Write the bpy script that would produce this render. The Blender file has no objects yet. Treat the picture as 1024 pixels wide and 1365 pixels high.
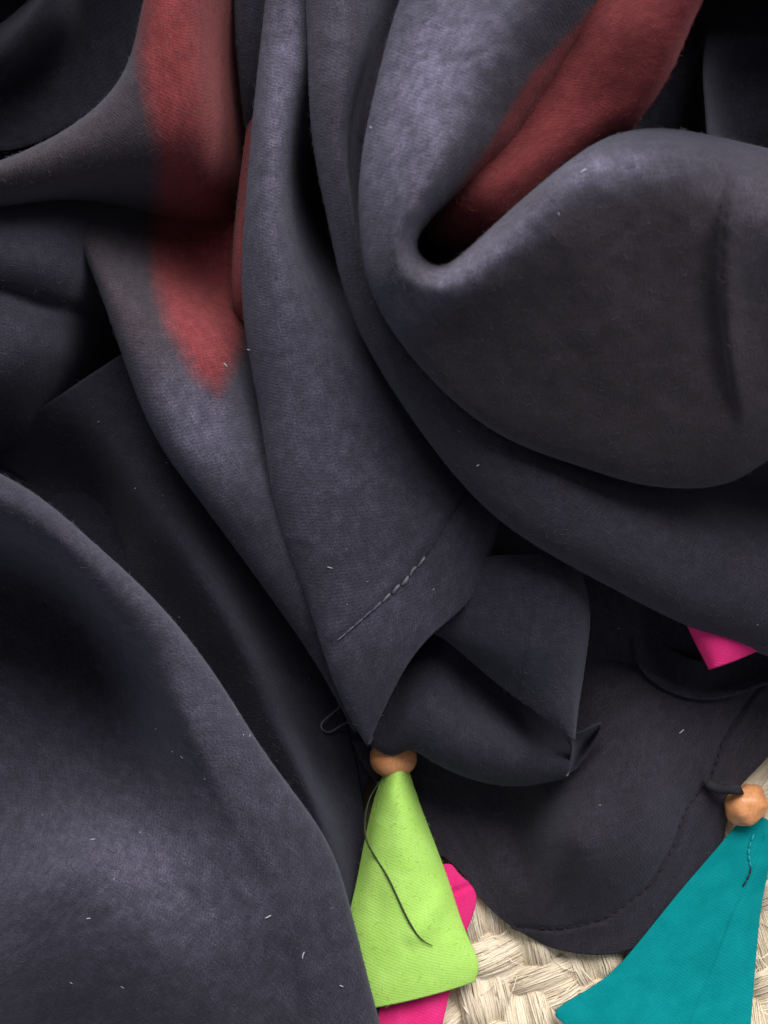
import bpy, math, random
import numpy as np
from mathutils import Vector, noise as mnoise
random.seed(7); rng = np.random.default_rng(7)
sc = bpy.context.scene; C = sc.collection

# ------------------------------------------------------------------ scale, camera, light
S = 0.00015          # one unit of the plan drawing = 0.15 mm (the frame shows about 15 x 20 cm)
D = 2700.0           # camera height above the rug in plan units
CX, CY = 512.0, 682.5
def at(p):           # plan point (right, down, height) seen from the camera -> metres
    f = (D - p[2]) / D
    return ((p[0]-CX)*S*f, -(p[1]-CY)*S*f, p[2]*S)
cam_d = bpy.data.cameras.new("camera"); cam = bpy.data.objects.new("camera", cam_d); C.objects.link(cam)
cam.location = (0, 0, D*S); cam_d.sensor_fit = 'VERTICAL'
cam_d.angle = 2*math.atan(682.5/D); cam_d.clip_start = 0.01; cam_d.clip_end = 50
cam_d.dof.use_dof = True; cam_d.dof.focus_distance = (D-175)*S; cam_d.dof.aperture_fstop = 20.0
sc.camera = cam
w = bpy.data.worlds.new("World"); sc.world = w; w.use_nodes = True
bg = w.node_tree.nodes['Background']; bg.inputs[0].default_value = (0.84, 0.90, 1.0, 1); bg.inputs[1].default_value = 0.33
def area(name, loc, target, size, sizey, watts, col):
    l = bpy.data.lights.new(name, 'AREA'); l.shape = 'RECTANGLE'; l.size = size; l.size_y = sizey; l.energy = watts; l.color = col
    o = bpy.data.objects.new(name, l); C.objects.link(o); o.location = loc
    o.rotation_euler = (Vector(target)-Vector(loc)).to_track_quat('-Z', 'Y').to_euler(); return o
area("window_light", (0.24, 0.90, 0.88), (0, 0, 0.02), 1.25, 1.0, 43.0, (1.0, 0.985, 0.975))
sc.view_settings.view_transform = 'Standard'; sc.view_settings.look = 'None'
sc.view_settings.exposure = 0.0; sc.view_settings.gamma = 1.0

# ------------------------------------------------------------------ materials
class NT:
    def __init__(s, name):
        s.m = bpy.data.materials.new(name); s.m.use_nodes = True; s.t = s.m.node_tree; s.t.nodes.clear()
        s.out = s.n('ShaderNodeOutputMaterial'); s.p = s.n('ShaderNodeBsdfPrincipled')
        s.l(s.p.outputs[0], s.out.inputs[0])
    def n(s, k, **kw):
        nd = s.t.nodes.new(k)
        for a, v in kw.items(): setattr(nd, a, v)
        return nd
    def l(s, a, b): s.t.links.new(a, b)
    def val(s, sock, v):
        if hasattr(v, 'links') or isinstance(v, bpy.types.NodeSocket): s.l(v, sock)
        else: sock.default_value = v
    def math(s, op, a, b=0.0, clamp=False):
        nd = s.n('ShaderNodeMath', operation=op, use_clamp=clamp); s.val(nd.inputs[0], a); s.val(nd.inputs[1], b); return nd.outputs[0]
    def mix(s, f, a, b):
        nd = s.n('ShaderNodeMix', data_type='RGBA'); s.val(nd.inputs[0], f); s.val(nd.inputs[6], a); s.val(nd.inputs[7], b); return nd.outputs[2]
    def noise(s, vec, scale, detail=3, rough=0.55):
        nd = s.n('ShaderNodeTexNoise'); s.l(vec, nd.inputs['Vector']); nd.inputs['Scale'].default_value = scale
        nd.inputs['Detail'].default_value = detail; nd.inputs['Roughness'].default_value = rough; return nd.outputs['Fac']
    def rng(s, v, a, b, c=0.0, d=1.0):
        nd = s.n('ShaderNodeMapRange'); s.val(nd.inputs[0], v)
        for i, x in enumerate((a, b, c, d)): nd.inputs[i+1].default_value = x
        return nd.outputs[0]

def weave_height(k, uv, pitch, twill=True):
    sep = k.n('ShaderNodeSeparateXYZ'); k.l(uv, sep.inputs[0]); u, v = sep.outputs[0], sep.outputs[1]
    wob = k.noise(uv, 0.035, 2)
    wob = k.math('MULTIPLY', k.math('SUBTRACT', wob, 0.5), 4.0)
    w0 = 2*math.pi/pitch
    if twill:
        a = k.math('SINE', k.math('ADD', k.math('MULTIPLY', k.math('ADD', u, k.math('MULTIPLY', v, 1.9)), w0*0.5), wob))
        b = k.math('SINE', k.math('ADD', k.math('MULTIPLY', k.math('SUBTRACT', u, k.math('MULTIPLY', v, 0.45)), w0), wob))
    else:
        a = k.math('SINE', k.math('ADD', k.math('MULTIPLY', u, w0), wob)); b = k.math('SINE', k.math('ADD', k.math('MULTIPLY', v, w0), wob))
    return k.math('ADD', k.math('MULTIPLY', a, 0.2), k.math('MULTIPLY', b, 0.8))

def cloth_material():
    k = NT('dark_cloth'); uvn = k.n('ShaderNodeUVMap'); uvn.uv_map = 'UVMap'; uv = uvn.outputs[0]
    at_ = k.n('ShaderNodeAttribute'); at_.attribute_name = 'dye_lit'
    sep = k.n('ShaderNodeSeparateColor'); k.l(at_.outputs['Color'], sep.inputs[0])
    red, worn_lit, brown = sep.outputs[0], sep.outputs[1], sep.outputs[2]
    fine = k.noise(uv, 0.5, 2, 0.7); mid = k.noise(uv, 0.045, 4, 0.65); big = k.noise(uv, 0.009, 3, 0.5)
    wv = weave_height(k, uv, 5.0)
    def thread(sx, sy):
        m_ = k.n('ShaderNodeMapping'); k.l(uv, m_.inputs[0]); m_.inputs['Scale'].default_value = (sx, sy, 1); m_.inputs['Rotation'].default_value = (0, 0, 0.3)
        return k.noise(m_.outputs[0], 1.0, 2, 0.6)
    thr = k.math('ADD', k.math('MULTIPLY', thread(0.42, 0.05), 0.5), k.math('MULTIPLY', thread(0.05, 0.42), 0.5))
    thr = k.rng(thr, 0.30, 0.70)
    navy = (0.0148, 0.0146, 0.0222, 1); brn = (0.0265, 0.0198, 0.0222, 1)
    base = k.mix(k.math('ADD', k.math('MULTIPLY', big, 0.25), k.math('MULTIPLY', brown, 0.95), True), navy, brn)
    pill = k.math('MULTIPLY', k.rng(mid, 0.42, 0.70), k.rng(fine, 0.35, 0.7))
    fade = k.math('ADD', k.math('MULTIPLY', worn_lit, 0.55), k.math('MULTIPLY', k.math('MULTIPLY', pill, k.math('ADD', worn_lit, 0.10)), 0.9), True)
    base = k.mix(fade, base, (0.160, 0.145, 0.208, 1))  # pale lavender: wear and pilling, plus lit crests painted into the colour
    redc = k.mix(k.rng(mid, 0.3, 0.7), (0.128, 0.022, 0.025, 1), (0.172, 0.034, 0.037, 1))
    edge = k.math('ADD', red, k.math('MULTIPLY', k.math('SUBTRACT', mid, 0.5), 0.35))
    edge = k.math('MULTIPLY', k.rng(edge, 0.12, 0.85), k.rng(red, 0.0, 0.1))
    base = k.mix(edge, base, redc)
    tone = k.math('ADD', k.math('MULTIPLY', k.math('MULTIPLY', wv, k.rng(k.noise(uv, 0.02, 2), 0.3, 0.65)), 0.12), k.math('ADD', -0.05, k.math('ADD', k.math('MULTIPLY', fine, 1.4), k.math('MULTIPLY', thr, 0.7))))
    sc_ = k.n('ShaderNodeVectorMath', operation='SCALE'); k.l(base, sc_.inputs[0]); k.l(tone, sc_.inputs['Scale'])
    k.l(sc_.outputs[0], k.p.inputs['Base Color'])
    k.p.inputs['Roughness'].default_value = 0.95; k.p.inputs['Specular IOR Level'].default_value = 0.12
    k.p.inputs['Sheen Weight'].default_value = 0.105; k.p.inputs['Sheen Roughness'].default_value = 0.55
    k.l(k.mix(edge, (0.80, 0.80, 1.0, 1), (1.0, 0.45, 0.45, 1)), k.p.inputs['Sheen Tint'])
    h = k.math('ADD', k.math('MULTIPLY', wv, 0.13), k.math('ADD', k.math('MULTIPLY', fine, 1.3), k.math('MULTIPLY', thr, 0.8)))
    b = k.n('ShaderNodeBump'); b.inputs['Strength'].default_value = 0.65; b.inputs['Distance'].default_value = 1.1*S
    k.l(h, b.inputs['Height']); k.l(b.outputs[0], k.p.inputs['Normal'])
    return k.m

def felt_material(name, c0, c1, pitch=4.2, sheen=0.15):
    k = NT(name); uvn = k.n('ShaderNodeUVMap'); uvn.uv_map = 'UVMap'; uv = uvn.outputs[0]
    fine = k.noise(uv, 0.30, 3, 0.65); mid = k.noise(uv, 0.03, 3)
    wv = weave_height(k, uv, pitch, True)
    base = k.mix(k.rng(mid, 0.3, 0.7), c0, c1)
    tone = k.math('ADD', k.math('MULTIPLY', wv, 0.035), k.math('ADD', 0.80, k.math('MULTIPLY', fine, 0.40)))
    sc_ = k.n('ShaderNodeVectorMath', operation='SCALE'); k.l(base, sc_.inputs[0]); k.l(tone, sc_.inputs['Scale'])
    k.l(sc_.outputs[0], k.p.inputs['Base Color'])
    k.p.inputs['Roughness'].default_value = 0.95; k.p.inputs['Specular IOR Level'].default_value = 0.1
    k.p.inputs['Sheen Weight'].default_value = sheen; k.p.inputs['Sheen Tint'].default_value = c1
    b = k.n('ShaderNodeBump'); b.inputs['Strength'].default_value = 0.35; b.inputs['Distance'].default_value = 0.8*S
    k.l(k.math('ADD', k.math('MULTIPLY', wv, 0.25), k.math('MULTIPLY', fine, 1.4)), b.inputs['Height']); k.l(b.outputs[0], k.p.inputs['Normal'])
    return k.m

def plain_material(name, col, rough=0.8, var=0.3, scale=900, spec=0.3):
    k = NT(name); tc = k.n('ShaderNodeTexCoord'); nz = k.noise(tc.outputs['Object'], scale, 4, 0.6)
    c2 = tuple(min(1, x*(1+var)) for x in col[:3]) + (1,); c1 = tuple(x*(1-var) for x in col[:3]) + (1,)
    k.l(k.mix(k.rng(nz, 0.3, 0.7), c1, c2), k.p.inputs['Base Color'])
    k.p.inputs['Roughness'].default_value = rough; k.p.inputs['Specular IOR Level'].default_value = spec
    return k.m

def bead_material():
    k = NT('orange_wood'); tc = k.n('ShaderNodeTexCoord'); mp = k.n('ShaderNodeMapping'); k.l(tc.outputs['Object'], mp.inputs[0])
    mp.inputs['Scale'].default_value = (1.0, 1.0, 0.22)
    g = k.noise(mp.outputs[0], 1500, 4, 0.6); sp = k.noise(tc.outputs['Object'], 520, 3, 0.5)
    c = k.mix(k.rng(g, 0.3, 0.7), (0.60, 0.235, 0.085, 1), (0.76, 0.345, 0.150, 1))
    c = k.mix(k.rng(sp, 0.5, 0.75, 0, 0.7), c, (0.66, 0.33, 0.17, 1))
    k.l(c, k.p.inputs['Base Color']); k.p.inputs['Roughness'].default_value = 0.32; k.p.inputs['Specular IOR Level'].default_value = 0.35
    b = k.n('ShaderNodeBump'); b.inputs['Strength'].default_value = 0.35; b.inputs['Distance'].default_value = 1.2*S
    k.l(g, b.inputs['Height']); k.l(b.outputs[0], k.p.inputs['Normal']); return k.m

def jute_material():
    k = NT('jute_fibre'); a = k.n('ShaderNodeAttribute'); a.attribute_name = 'tint'
    oi = k.n('ShaderNodeObjectInfo')
    sep = k.n('ShaderNodeSeparateColor'); k.l(a.outputs['Color'], sep.inputs[0])
    c = k.mix(sep.outputs[0], (0.62, 0.48, 0.32, 1), (0.95, 0.85, 0.68, 1))
    c = k.mix(k.math('MULTIPLY', oi.outputs['Random'], 0.35), c, (0.74, 0.63, 0.47, 1))
    k.l(c, k.p.inputs['Base Color']); k.p.inputs['Roughness'].default_value = 0.55
    k.p.inputs['Specular IOR Level'].default_value = 0.4
    return k.m

M_CLOTH = cloth_material()
M_GREEN = felt_material('lime_green_cloth', (0.390, 0.670, 0.118, 1), (0.440, 0.720, 0.155, 1))
M_PINK = felt_material('hot_pink_cloth', (0.640, 0.020, 0.150, 1), (0.720, 0.035, 0.195, 1))
M_TEAL = felt_material('teal_cloth', (0.000, 0.190, 0.200, 1), (0.002, 0.232, 0.240, 1))
M_BEAD = bead_material(); M_JUTE = jute_material()
M_THREAD_D = plain_material('dark_thread', (0.018, 0.018, 0.022), 0.9, 0.3)
M_THREAD_G = plain_material('grey_thread', (0.110, 0.110, 0.135), 0.8, 0.3)
M_THREAD_O = plain_material('olive_thread', (0.035, 0.045, 0.022), 0.9, 0.3)
M_LINT = plain_material('pale_lint', (0.36, 0.36, 0.38), 0.9, 0.2)
M_BACK = plain_material('jute_backing', (0.22, 0.16, 0.10), 0.9, 0.4, 300)
M_TEALTHREAD = plain_material('pale_teal_thread', (0.01, 0.28, 0.32), 0.8, 0.3)

# ------------------------------------------------------------------ object helpers
def heap(z):           # the pile of folds stands higher than it is drawn; hems and tassels stay low
    return z + 0.70*((np.sqrt((z-70)**2+600)+(z-70))/2-4)
def empty(name, loc=(0, 0, 0)):
    o = bpy.data.objects.new(name, None); C.objects.link(o); o.location = loc; o.empty_display_size = 0.005; return o
def tag(o, label=None, cat=None, group=None, kind=None):
    for kx, v in (('label', label), ('category', cat), ('group', group), ('kind', kind)):
        if v: o[kx] = v
    return o
def link_mesh(name, verts, faces, mat, parent=None, smooth=True):
    me = bpy.data.meshes.new(name); me.from_pydata([tuple(v) for v in verts], [], faces); me.update()
    if smooth: me.polygons.foreach_set('use_smooth', [True]*len(me.polygons))
    me.materials.append(mat); o = bpy.data.objects.new(name, me); C.objects.link(o)
    if parent: o.parent = parent
    return o

def spline_eval(t, P, q):              # natural cubic spline through P (n, ...) at knots t, sampled at q
    n = len(t); h = np.diff(t); A = np.zeros((n, n)); B = np.zeros_like(P, dtype=float)
    A[0, 0] = A[-1, -1] = 1
    for i in range(1, n-1):
        A[i, i-1] = h[i-1]; A[i, i] = 2*(h[i-1]+h[i]); A[i, i+1] = h[i]
        B[i] = 6*((P[i+1]-P[i])/h[i] - (P[i]-P[i-1])/h[i-1])
    Mx = np.linalg.solve(A, B.reshape(n, -1)).reshape(P.shape)
    i = np.clip(np.searchsorted(t, q, side='right')-1, 0, n-2); hh = h[i]
    sh = (-1,)+(1,)*(P.ndim-1); a = ((t[i+1]-q)/hh).reshape(sh); b = ((q-t[i])/hh).reshape(sh); hh = hh.reshape(sh)
    return a*P[i]+b*P[i+1]+((a**3-a)*Mx[i]+(b**3-b)*Mx[i+1])*hh**2/6
def knots(P, axis):                    # averaged chord-length parameter
    d = np.linalg.norm(np.diff(P, axis=axis), axis=-1)**0.7
    d = d.mean(axis=1-axis); t = np.concatenate(([0], np.cumsum(d))); return t/t[-1]
def poly_dist(px, py, line):           # distance, signed side, position along a polyline
    best = np.full(px.shape, 1e9); side = np.zeros(px.shape); pos = np.zeros(px.shape); n = len(line)-1
    for i in range(n):
        ax, ay = line[i][:2]; bx, by = line[i+1][:2]; dx, dy = bx-ax, by-ay; L2 = dx*dx+dy*dy
        tt = np.clip(((px-ax)*dx+(py-ay)*dy)/L2, 0, 1); qx, qy = ax+tt*dx, ay+tt*dy
        d = np.hypot(px-qx, py-qy); m = d < best
        best = np.where(m, d, best); side = np.where(m, np.sign((px-ax)*dy-(py-ay)*dx), side); pos = np.where(m, (i+tt)/n, pos)
    return best, side, pos
def inside(px, py, poly):
    r = np.zeros(px.shape, bool); n = len(poly); j = n-1
    for i in range(n):
        xi, yi = poly[i]; xj, yj = poly[j]
        c = ((yi > py) != (yj > py)) & (px < (xj-xi)*(py-yi)/((yj-yi) or 1e-9)+xi); r ^= c; j = i
    return r
def blob(px, py, poly, soft):          # 1 inside a polygon, soft edge
    d, _, _ = poly_dist(px, py, list(poly)+[poly[0]]); sd = np.where(inside(px, py, poly), d, -d)
    x = np.clip(sd/(2*soft)+0.5, 0, 1); return x*x*(3-2*x)
def gauss(px, py, x, y, rx, ry, ang=0):
    c, s = math.cos(math.radians(ang)), math.sin(math.radians(ang)); dx, dy = px-x, py-y
    return np.exp(-(((dx*c+dy*s)/rx)**2+((-dx*s+dy*c)/ry)**2))

SEED = {}
def sheet(name, secs, nu, nv, parent, mat=None, dye_lit=None, wrinkles=(), thick=3.0, bumpy=2.0, ext=(0, 0), extv=(0, 0), label=None, seed=0, uvrot=0.0, crisp=(), creases=0):
    """cloth sheet skinned through cross-sections; secs[i][j] = (right, down, height)"""
    P = np.array(secs, float)
    for a_, b_ in crisp:               # a tighter turn at a folded edge
        P[:, a_, 2] += 0.45*(P[:, b_, 2]-P[:, a_, 2]); P[:, b_, :2] += 0.45*(P[:, a_, :2]-P[:, b_, :2])
    P[..., 2] = heap(P[..., 2])
    def grow(P, n, front):
        if front: d = P[0]-P[1]; e = P[0]
        else: d = P[-1]-P[-2]; e = P[-1]
        L = np.linalg.norm(d[:, :2].mean(axis=0)); d = d.mean(axis=0, keepdims=True)*np.ones_like(d); d[:, 2] = -0.06*L
        q = e + d/L*n; q2 = q + d/L*50; q2[:, 2] = q[:, 2]*0.55; q3 = q + d/L*75; q3[:, 2] = -20   # unseen droop to the floor, added to stop light leaking under
        return np.concatenate(([q3, q2, q], P)) if front else np.concatenate((P, [q, q2, q3]))
    if ext[0]: P = grow(P, ext[0], True)
    if ext[1]: P = grow(P, ext[1], False)
    if extv[0] or extv[1]:
        Q = P.transpose(1, 0, 2)
        if extv[0]: Q = grow(Q, extv[0], True)
        if extv[1]: Q = grow(Q, extv[1], False)
        P = Q.transpose(1, 0, 2)
    tu, tv = knots(P, 0), knots(P, 1); qu, qv = np.linspace(0, 1, nu), np.linspace(0, 1, nv)
    G = spline_eval(tu, P, qu); G = spline_eval(tv, G.transpose(1, 0, 2), qv).transpose(1, 0, 2)
    px, py = G[..., 0], G[..., 1]
    for wr in wrinkles:                # (polyline, half width, depth, raise of the right-hand side)
        line, wd, dep = wr[:3]; st = wr[3] if len(wr) > 3 else 0; stw = wr[4] if len(wr) > 4 else wd*2
        d, sd, pos = poly_dist(px, py, line); fade = np.clip(np.minimum(pos, 1-pos)*6, 0, 1) if not (len(wr) > 5 and wr[5]) else 1
        G[..., 2] += -dep*np.exp(-(d/wd)**2)*fade + st*np.tanh(sd*d/wd)*np.exp(-(d/stw)**2)*fade
    rr_ = random.Random(seed*31+5)
    for _ in range(creases):
        i_, j_ = rr_.randrange(nu//10, nu-nu//10), rr_.randrange(nv//5, nv-nv//5); x_, y_ = px[i_, j_], py[i_, j_]; a_ = rr_.uniform(0, 6.28); ln = []
        for q_ in range(5): ln.append((x_, y_)); a_ += rr_.uniform(-0.35, 0.35); st_ = rr_.uniform(14, 34); x_ += st_*math.cos(a_); y_ += st_*math.sin(a_)
        d, sd, pos = poly_dist(px, py, ln); wd = rr_.uniform(4, 9); G[..., 2] += rr_.choice((-1, 1, -1))*rr_.uniform(1.2, 3.2)*np.exp(-(d/wd)**2)*np.sin(np.pi*np.clip(pos, 0, 1))
    if bumpy:
        nz = np.array([[mnoise.noise((x*0.011+seed*7.1, y*0.011, seed*3.3))*bumpy + mnoise.noise((x*0.035+seed, y*0.035, 5.5+seed))*bumpy*0.42 + mnoise.noise((x*0.09+seed, y*0.07, 9.5+seed))*bumpy*0.12 for x, y in zip(rx, ry)] for rx, ry in zip(px, py)])
        G[..., 2] += nz
    du = np.linalg.norm(np.diff(G, axis=0), axis=-1).mean(axis=1); dv = np.linalg.norm(np.diff(G, axis=1), axis=-1)
    U = np.concatenate(([0], np.cumsum(du)))[:, None]*np.ones((1, nv)); V = np.concatenate((np.zeros((nu, 1)), np.cumsum(dv, axis=1)), axis=1)
    V = V - V[:, nv//2:nv//2+1]
    f = (D-G[..., 2])/D
    W = np.stack(((px-CX)*S*f, -(py-CY)*S*f, G[..., 2]*S), axis=-1).reshape(-1, 3)
    a, b = W.reshape(nu, nv, 3)[nu//2, nv//2], W.reshape(nu, nv, 3)
    nrm = np.cross(b[1:, :-1]-b[:-1, :-1], b[:-1, 1:]-b[:-1, :-1])[..., 2].sum()
    faces = []
    for i in range(nu-1):
        for j in range(nv-1):
            q = (i*nv+j, (i+1)*nv+j, (i+1)*nv+j+1, i*nv+j+1); faces.append(q if nrm > 0 else q[::-1])
    o = link_mesh(name, W, faces, mat or M_CLOTH, parent)
    me = o.data; uvl = me.uv_layers.new(name='UVMap')
    li = np.zeros(len(me.loops), int); me.loops.foreach_get('vertex_index', li)
    c, s = math.cos(uvrot), math.sin(uvrot)
    uv = np.stack((U.ravel()*c-V.ravel()*s+seed*137, U.ravel()*s+V.ravel()*c+seed*71), axis=-1)[li]; uvl.data.foreach_set('uv', uv.ravel())
    if (mat or M_CLOTH) is M_CLOTH:
        at_ = me.color_attributes.new('dye_lit', 'FLOAT_COLOR', 'POINT')  # red dye, wear mixed with painted light, brown dye
        u2, v2 = np.meshgrid(qu, qv, indexing='ij'); R = dict(red=0, worn_lit=0, brown=0)
        if dye_lit: R.update(dye_lit(px, py, u2, v2))
        z = np.zeros_like(px); col = np.stack((z+R['red'], z+R['worn_lit'], z+R['brown'], z+1), axis=-1)
        at_.data.foreach_set('color', np.clip(col, 0, 1).ravel())
    if thick:
        m = o.modifiers.new('thickness', 'SOLIDIFY'); m.thickness = thick*S; m.offset = -1
    if label: o['label'] = label
    SEED[o.name] = str(seed)
    return o

def tube(name, pts, r, mat, parent=None, sides=6, taper=True, sub=6):
    P = np.array(pts, float); t = knots(P[:, None, :], 0); Q = spline_eval(t, P, np.linspace(0, 1, (len(pts)-1)*sub+1))
    W = [Vector(at(q)) for q in Q]; vs, fs = [], []; n = len(W)
    for i, p in enumerate(W):
        d = (W[min(i+1, n-1)]-W[max(i-1, 0)]).normalized(); a = d.cross(Vector((0, 0, 1)))
        a = a.normalized() if a.length > 1e-6 else Vector((1, 0, 0)); b = d.cross(a)
        e = i/(n-1); rr = r*S*(min(1, 0.35+4*min(e, 1-e)) if taper else 1)
        for k in range(sides):
            g = 2*math.pi*k/sides; vs.append(p+a*math.cos(g)*rr+b*math.sin(g)*rr)
    for i in range(n-1):
        for k in range(sides): fs.append((i*sides+k, i*sides+(k+1) % sides, (i+1)*sides+(k+1) % sides, (i+1)*sides+k))
    fs.append(tuple(range(sides))[::-1]); fs.append(tuple(range((n-1)*sides, n*sides)))
    return link_mesh(name, vs, fs, mat, parent)

# ------------------------------------------------------------------ the shawl: one garment, its folds are parts
shawl = empty('fabric_shawl', (0, 0, 0))
tag(shawl, 'crumpled dark navy cloth with red patches and bright tassels, lying on the jute rug', 'shawl')

# cloth lying lowest, under every fold
base = sheet('under_layer', [
    [(-120, -120, -14), (200, -120, -6), (600, -120, -6), (1150, -120, -14)],
    [(-120, 300, -6), (200, 300, -1), (600, 300, -1), (1150, 300, -8)],
    [(-120, 650, -6), (200, 650, -6), (600, 650, -1), (1150, 700, -8)],
    [(-120, 850, -6), (200, 850, -8), (560, 850, -4), (1150, 850, -12)],
    [(-120, 1000, -6), (150, 1000, -8), (350, 1000, -8), (560, 1000, -12)],
    [(-120, 1200, -8), (120, 1200, -10), (300, 1200, -12), (482, 1200, -14)],
    [(-120, 1450, -12), (120, 1450, -12), (300, 1450, -14), (470, 1450, -16)]], 60, 60, shawl, bumpy=4, ext=(150, 120), extv=(150, 0), seed=1)

# lower left: dim folds between the red fold and the big left fold
sheet('fold', [
    [(-70, 225, 70), (20, 235, 85), (100, 245, 90), (170, 255, 65), (240, 270, 10)],
    [(-70, 290, 170), (20, 300, 180), (90, 310, 168), (145, 330, 110), (215, 350, 10)],
    [(-70, 345, 185), (20, 352, 192), (90, 372, 172), (148, 395, 90), (225, 420, 4)],
    [(-70, 395, 170), (20, 398, 176), (85, 418, 150), (145, 440, 60), (225, 470, 0)],
    [(-70, 450, 175), (20, 458, 178), (80, 470, 140), (130, 486, 40), (200, 515, 0)],
    [(-70, 530, 150), (10, 535, 140), (60, 545, 84), (105, 560, 14), (160, 580, 0)],
    [(-70, 600, 20), (10, 605, 10), (60, 612, 0), (105, 625, -6), (160, 640, -8)]], 70, 60, shawl, extv=(150, 0),
    wrinkles=[([(-80, 378), (0, 385), (60, 405), (145, 424)], 9, 16)], bumpy=4, seed=2)
sheet('fold', [
    [(-40, 600, 10), (20, 570, 70), (90, 520, 110), (165, 470, 120), (250, 420, 30)],
    [(30, 640, -6), (84, 600, 50), (140, 560, 112), (205, 540, 116), (300, 520, 20)],
    [(100, 710, -14), (142, 672, 6), (184, 636, 122), (240, 640, 110), (340, 670, -6)],
    [(150, 800, -14), (186, 754, 10), (230, 724, 128), (288, 750, 116), (390, 780, -8)],
    [(215, 900, -14), (250, 850, 36), (298, 830, 116), (346, 862, 92), (440, 900, -8)],
    [(300, 1000, -10), (324, 948, 50), (358, 944, 90), (400, 980, 64), (475, 1015, -8)],
    [(375, 1110, -6), (388, 1065, 50), (414, 1060, 84), (444, 1088, 48), (486, 1115, -8)],
    [(428, 1230, -8), (436, 1190, 30), (450, 1180, 46), (466, 1195, 28), (486, 1212, -8)],
    [(450, 1330, -10), (458, 1300, 6), (465, 1290, 12), (474, 1300, 6), (482, 1310, -10)]], 110, 60, shawl, bumpy=3, seed=3, creases=6)
# upper left corner: dim folds
sheet('fold', [
    [(-60, 30, 30), (-20, 40, 50), (20, 15, 60), (50, -15, 60), (70, -60, 60)],
    [(-60, 82, 90), (-20, 82, 110), (22, 52, 122), (56, 12, 130), (80, -40, 130)],
    [(-60, 108, 70), (-10, 106, 86), (40, 72, 96), (76, 30, 100), (98, -40, 100)],
    [(-60, 130, 20), (0, 128, 24), (62, 98, 28), (105, 50, 30), (125, -40, 30)],
    [(-60, 190, 20), (10, 200, 26), (90, 170, 30), (160, 110, 30), (200, -40, 30)]], 50, 50, shawl, bumpy=4, ext=(0, 0), extv=(120, 120), seed=4)

sheet('fold', [  # unseen fold added beyond the upper left edge to cast shade
    [(-330, 60, 20), (-250, 40, 100), (-190, 20, 140), (-130, 20, 130), (-80, 40, 50)],
    [(-200, -190, 20), (-120, -170, 200), (-50, -150, 290), (0, -110, 260), (30, -60, 60)],
    [(60, -330, 20), (80, -260, 120), (100, -210, 160), (120, -160, 150), (130, -110, 60)],
    [(240, -400, 20), (240, -330, 80), (240, -280, 100), (240, -220, 100), (235, -170, 60)]], 60, 50, shawl, bumpy=4, seed=25)
sheet('fold', [  # unseen heap of cloth added above the upper right to darken the pit
    [(770, -330, 10), (780, -290, 200), (790, -250, 300), (800, -205, 270), (810, -150, 60)],
    [(900, -320, 10), (905, -260, 170), (910, -210, 215), (915, -160, 195), (920, -110, 50)],
    [(1040, -280, 10), (1045, -220, 170), (1050, -165, 205), (1050, -110, 185), (1045, -50, 50)],
    [(1190, -200, 10), (1180, -120, 160), (1165, -60, 200), (1150, -10, 180), (1130, 40, 50)],
    [(1320, -40, 10), (1290, 20, 180), (1260, 70, 270), (1235, 110, 240), (1205, 150, 40)]], 60, 50, shawl, bumpy=4, seed=26)
# bottom right panel with its curved hem
hem_line = [(1040, 885), (1005, 925), (962, 990), (944, 1042), (915, 1078), (896, 1130), (862, 1185), (805, 1226), (745, 1240), (690, 1236)]
sheet('hem_panel', [
    [(470, 990, 22), (495, 1035, 22), (530, 1075, 20), (560, 1110, 18), (572, 1132, 12)],
    [(555, 975, 22), (578, 1030, 8), (600, 1080, 6), (612, 1130, 8), (612, 1160, 12)],
    [(615, 965, 28), (640, 1040, 4), (652, 1105, 4), (656, 1165, 14), (655, 1213, 12)],
    [(675, 965, 45), (690, 1050, 6), (700, 1120, 10), (712, 1195, 44), (705, 1249, 12)],
    [(730, 930, 50), (752, 1050, 72), (757, 1125, 110), (755, 1200, 56), (748, 1267, 13)],
    [(780, 870, 60), (802, 1010, 88), (808, 1115, 114), (810, 1195, 55), (803, 1273, 14)],
    [(840, 850, 40), (850, 1000, 96), (862, 1095, 100), (866, 1175, 50), (855, 1258, 14)],
    [(885, 860, 38), (892, 990, 80), (906, 1068, 70), (914, 1135, 44), (905, 1212, 14)],
    [(930, 880, 56), (936, 975, 66), (944, 1030, 54), (956, 1080, 40), (957, 1146, 14)],
    [(970, 870, 52), (970, 930, 58), (972, 985, 50), (980, 1030, 38), (976, 1068, 14)],
    [(1010, 860, 48), (1010, 900, 50), (1014, 940, 44), (1018, 985, 34), (1016, 1018, 14)],
    [(1090, 840, 48), (1090, 860, 48), (1090, 885, 44), (1092, 910, 34), (1090, 930, 14)]], 190, 150, shawl, thick=4.5,
    wrinkles=[(hem_line, 4.0, 6.0, 2.0, 16, 1), ([(947, 1042), (965, 1050), (985, 1055)], 6, -5)], bumpy=3, seed=5, creases=8, ext=(0, 160),
    dye_lit=lambda px, py, u, v: dict(brown=0.35+0*px, worn_lit=0.02+0*px))
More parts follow.
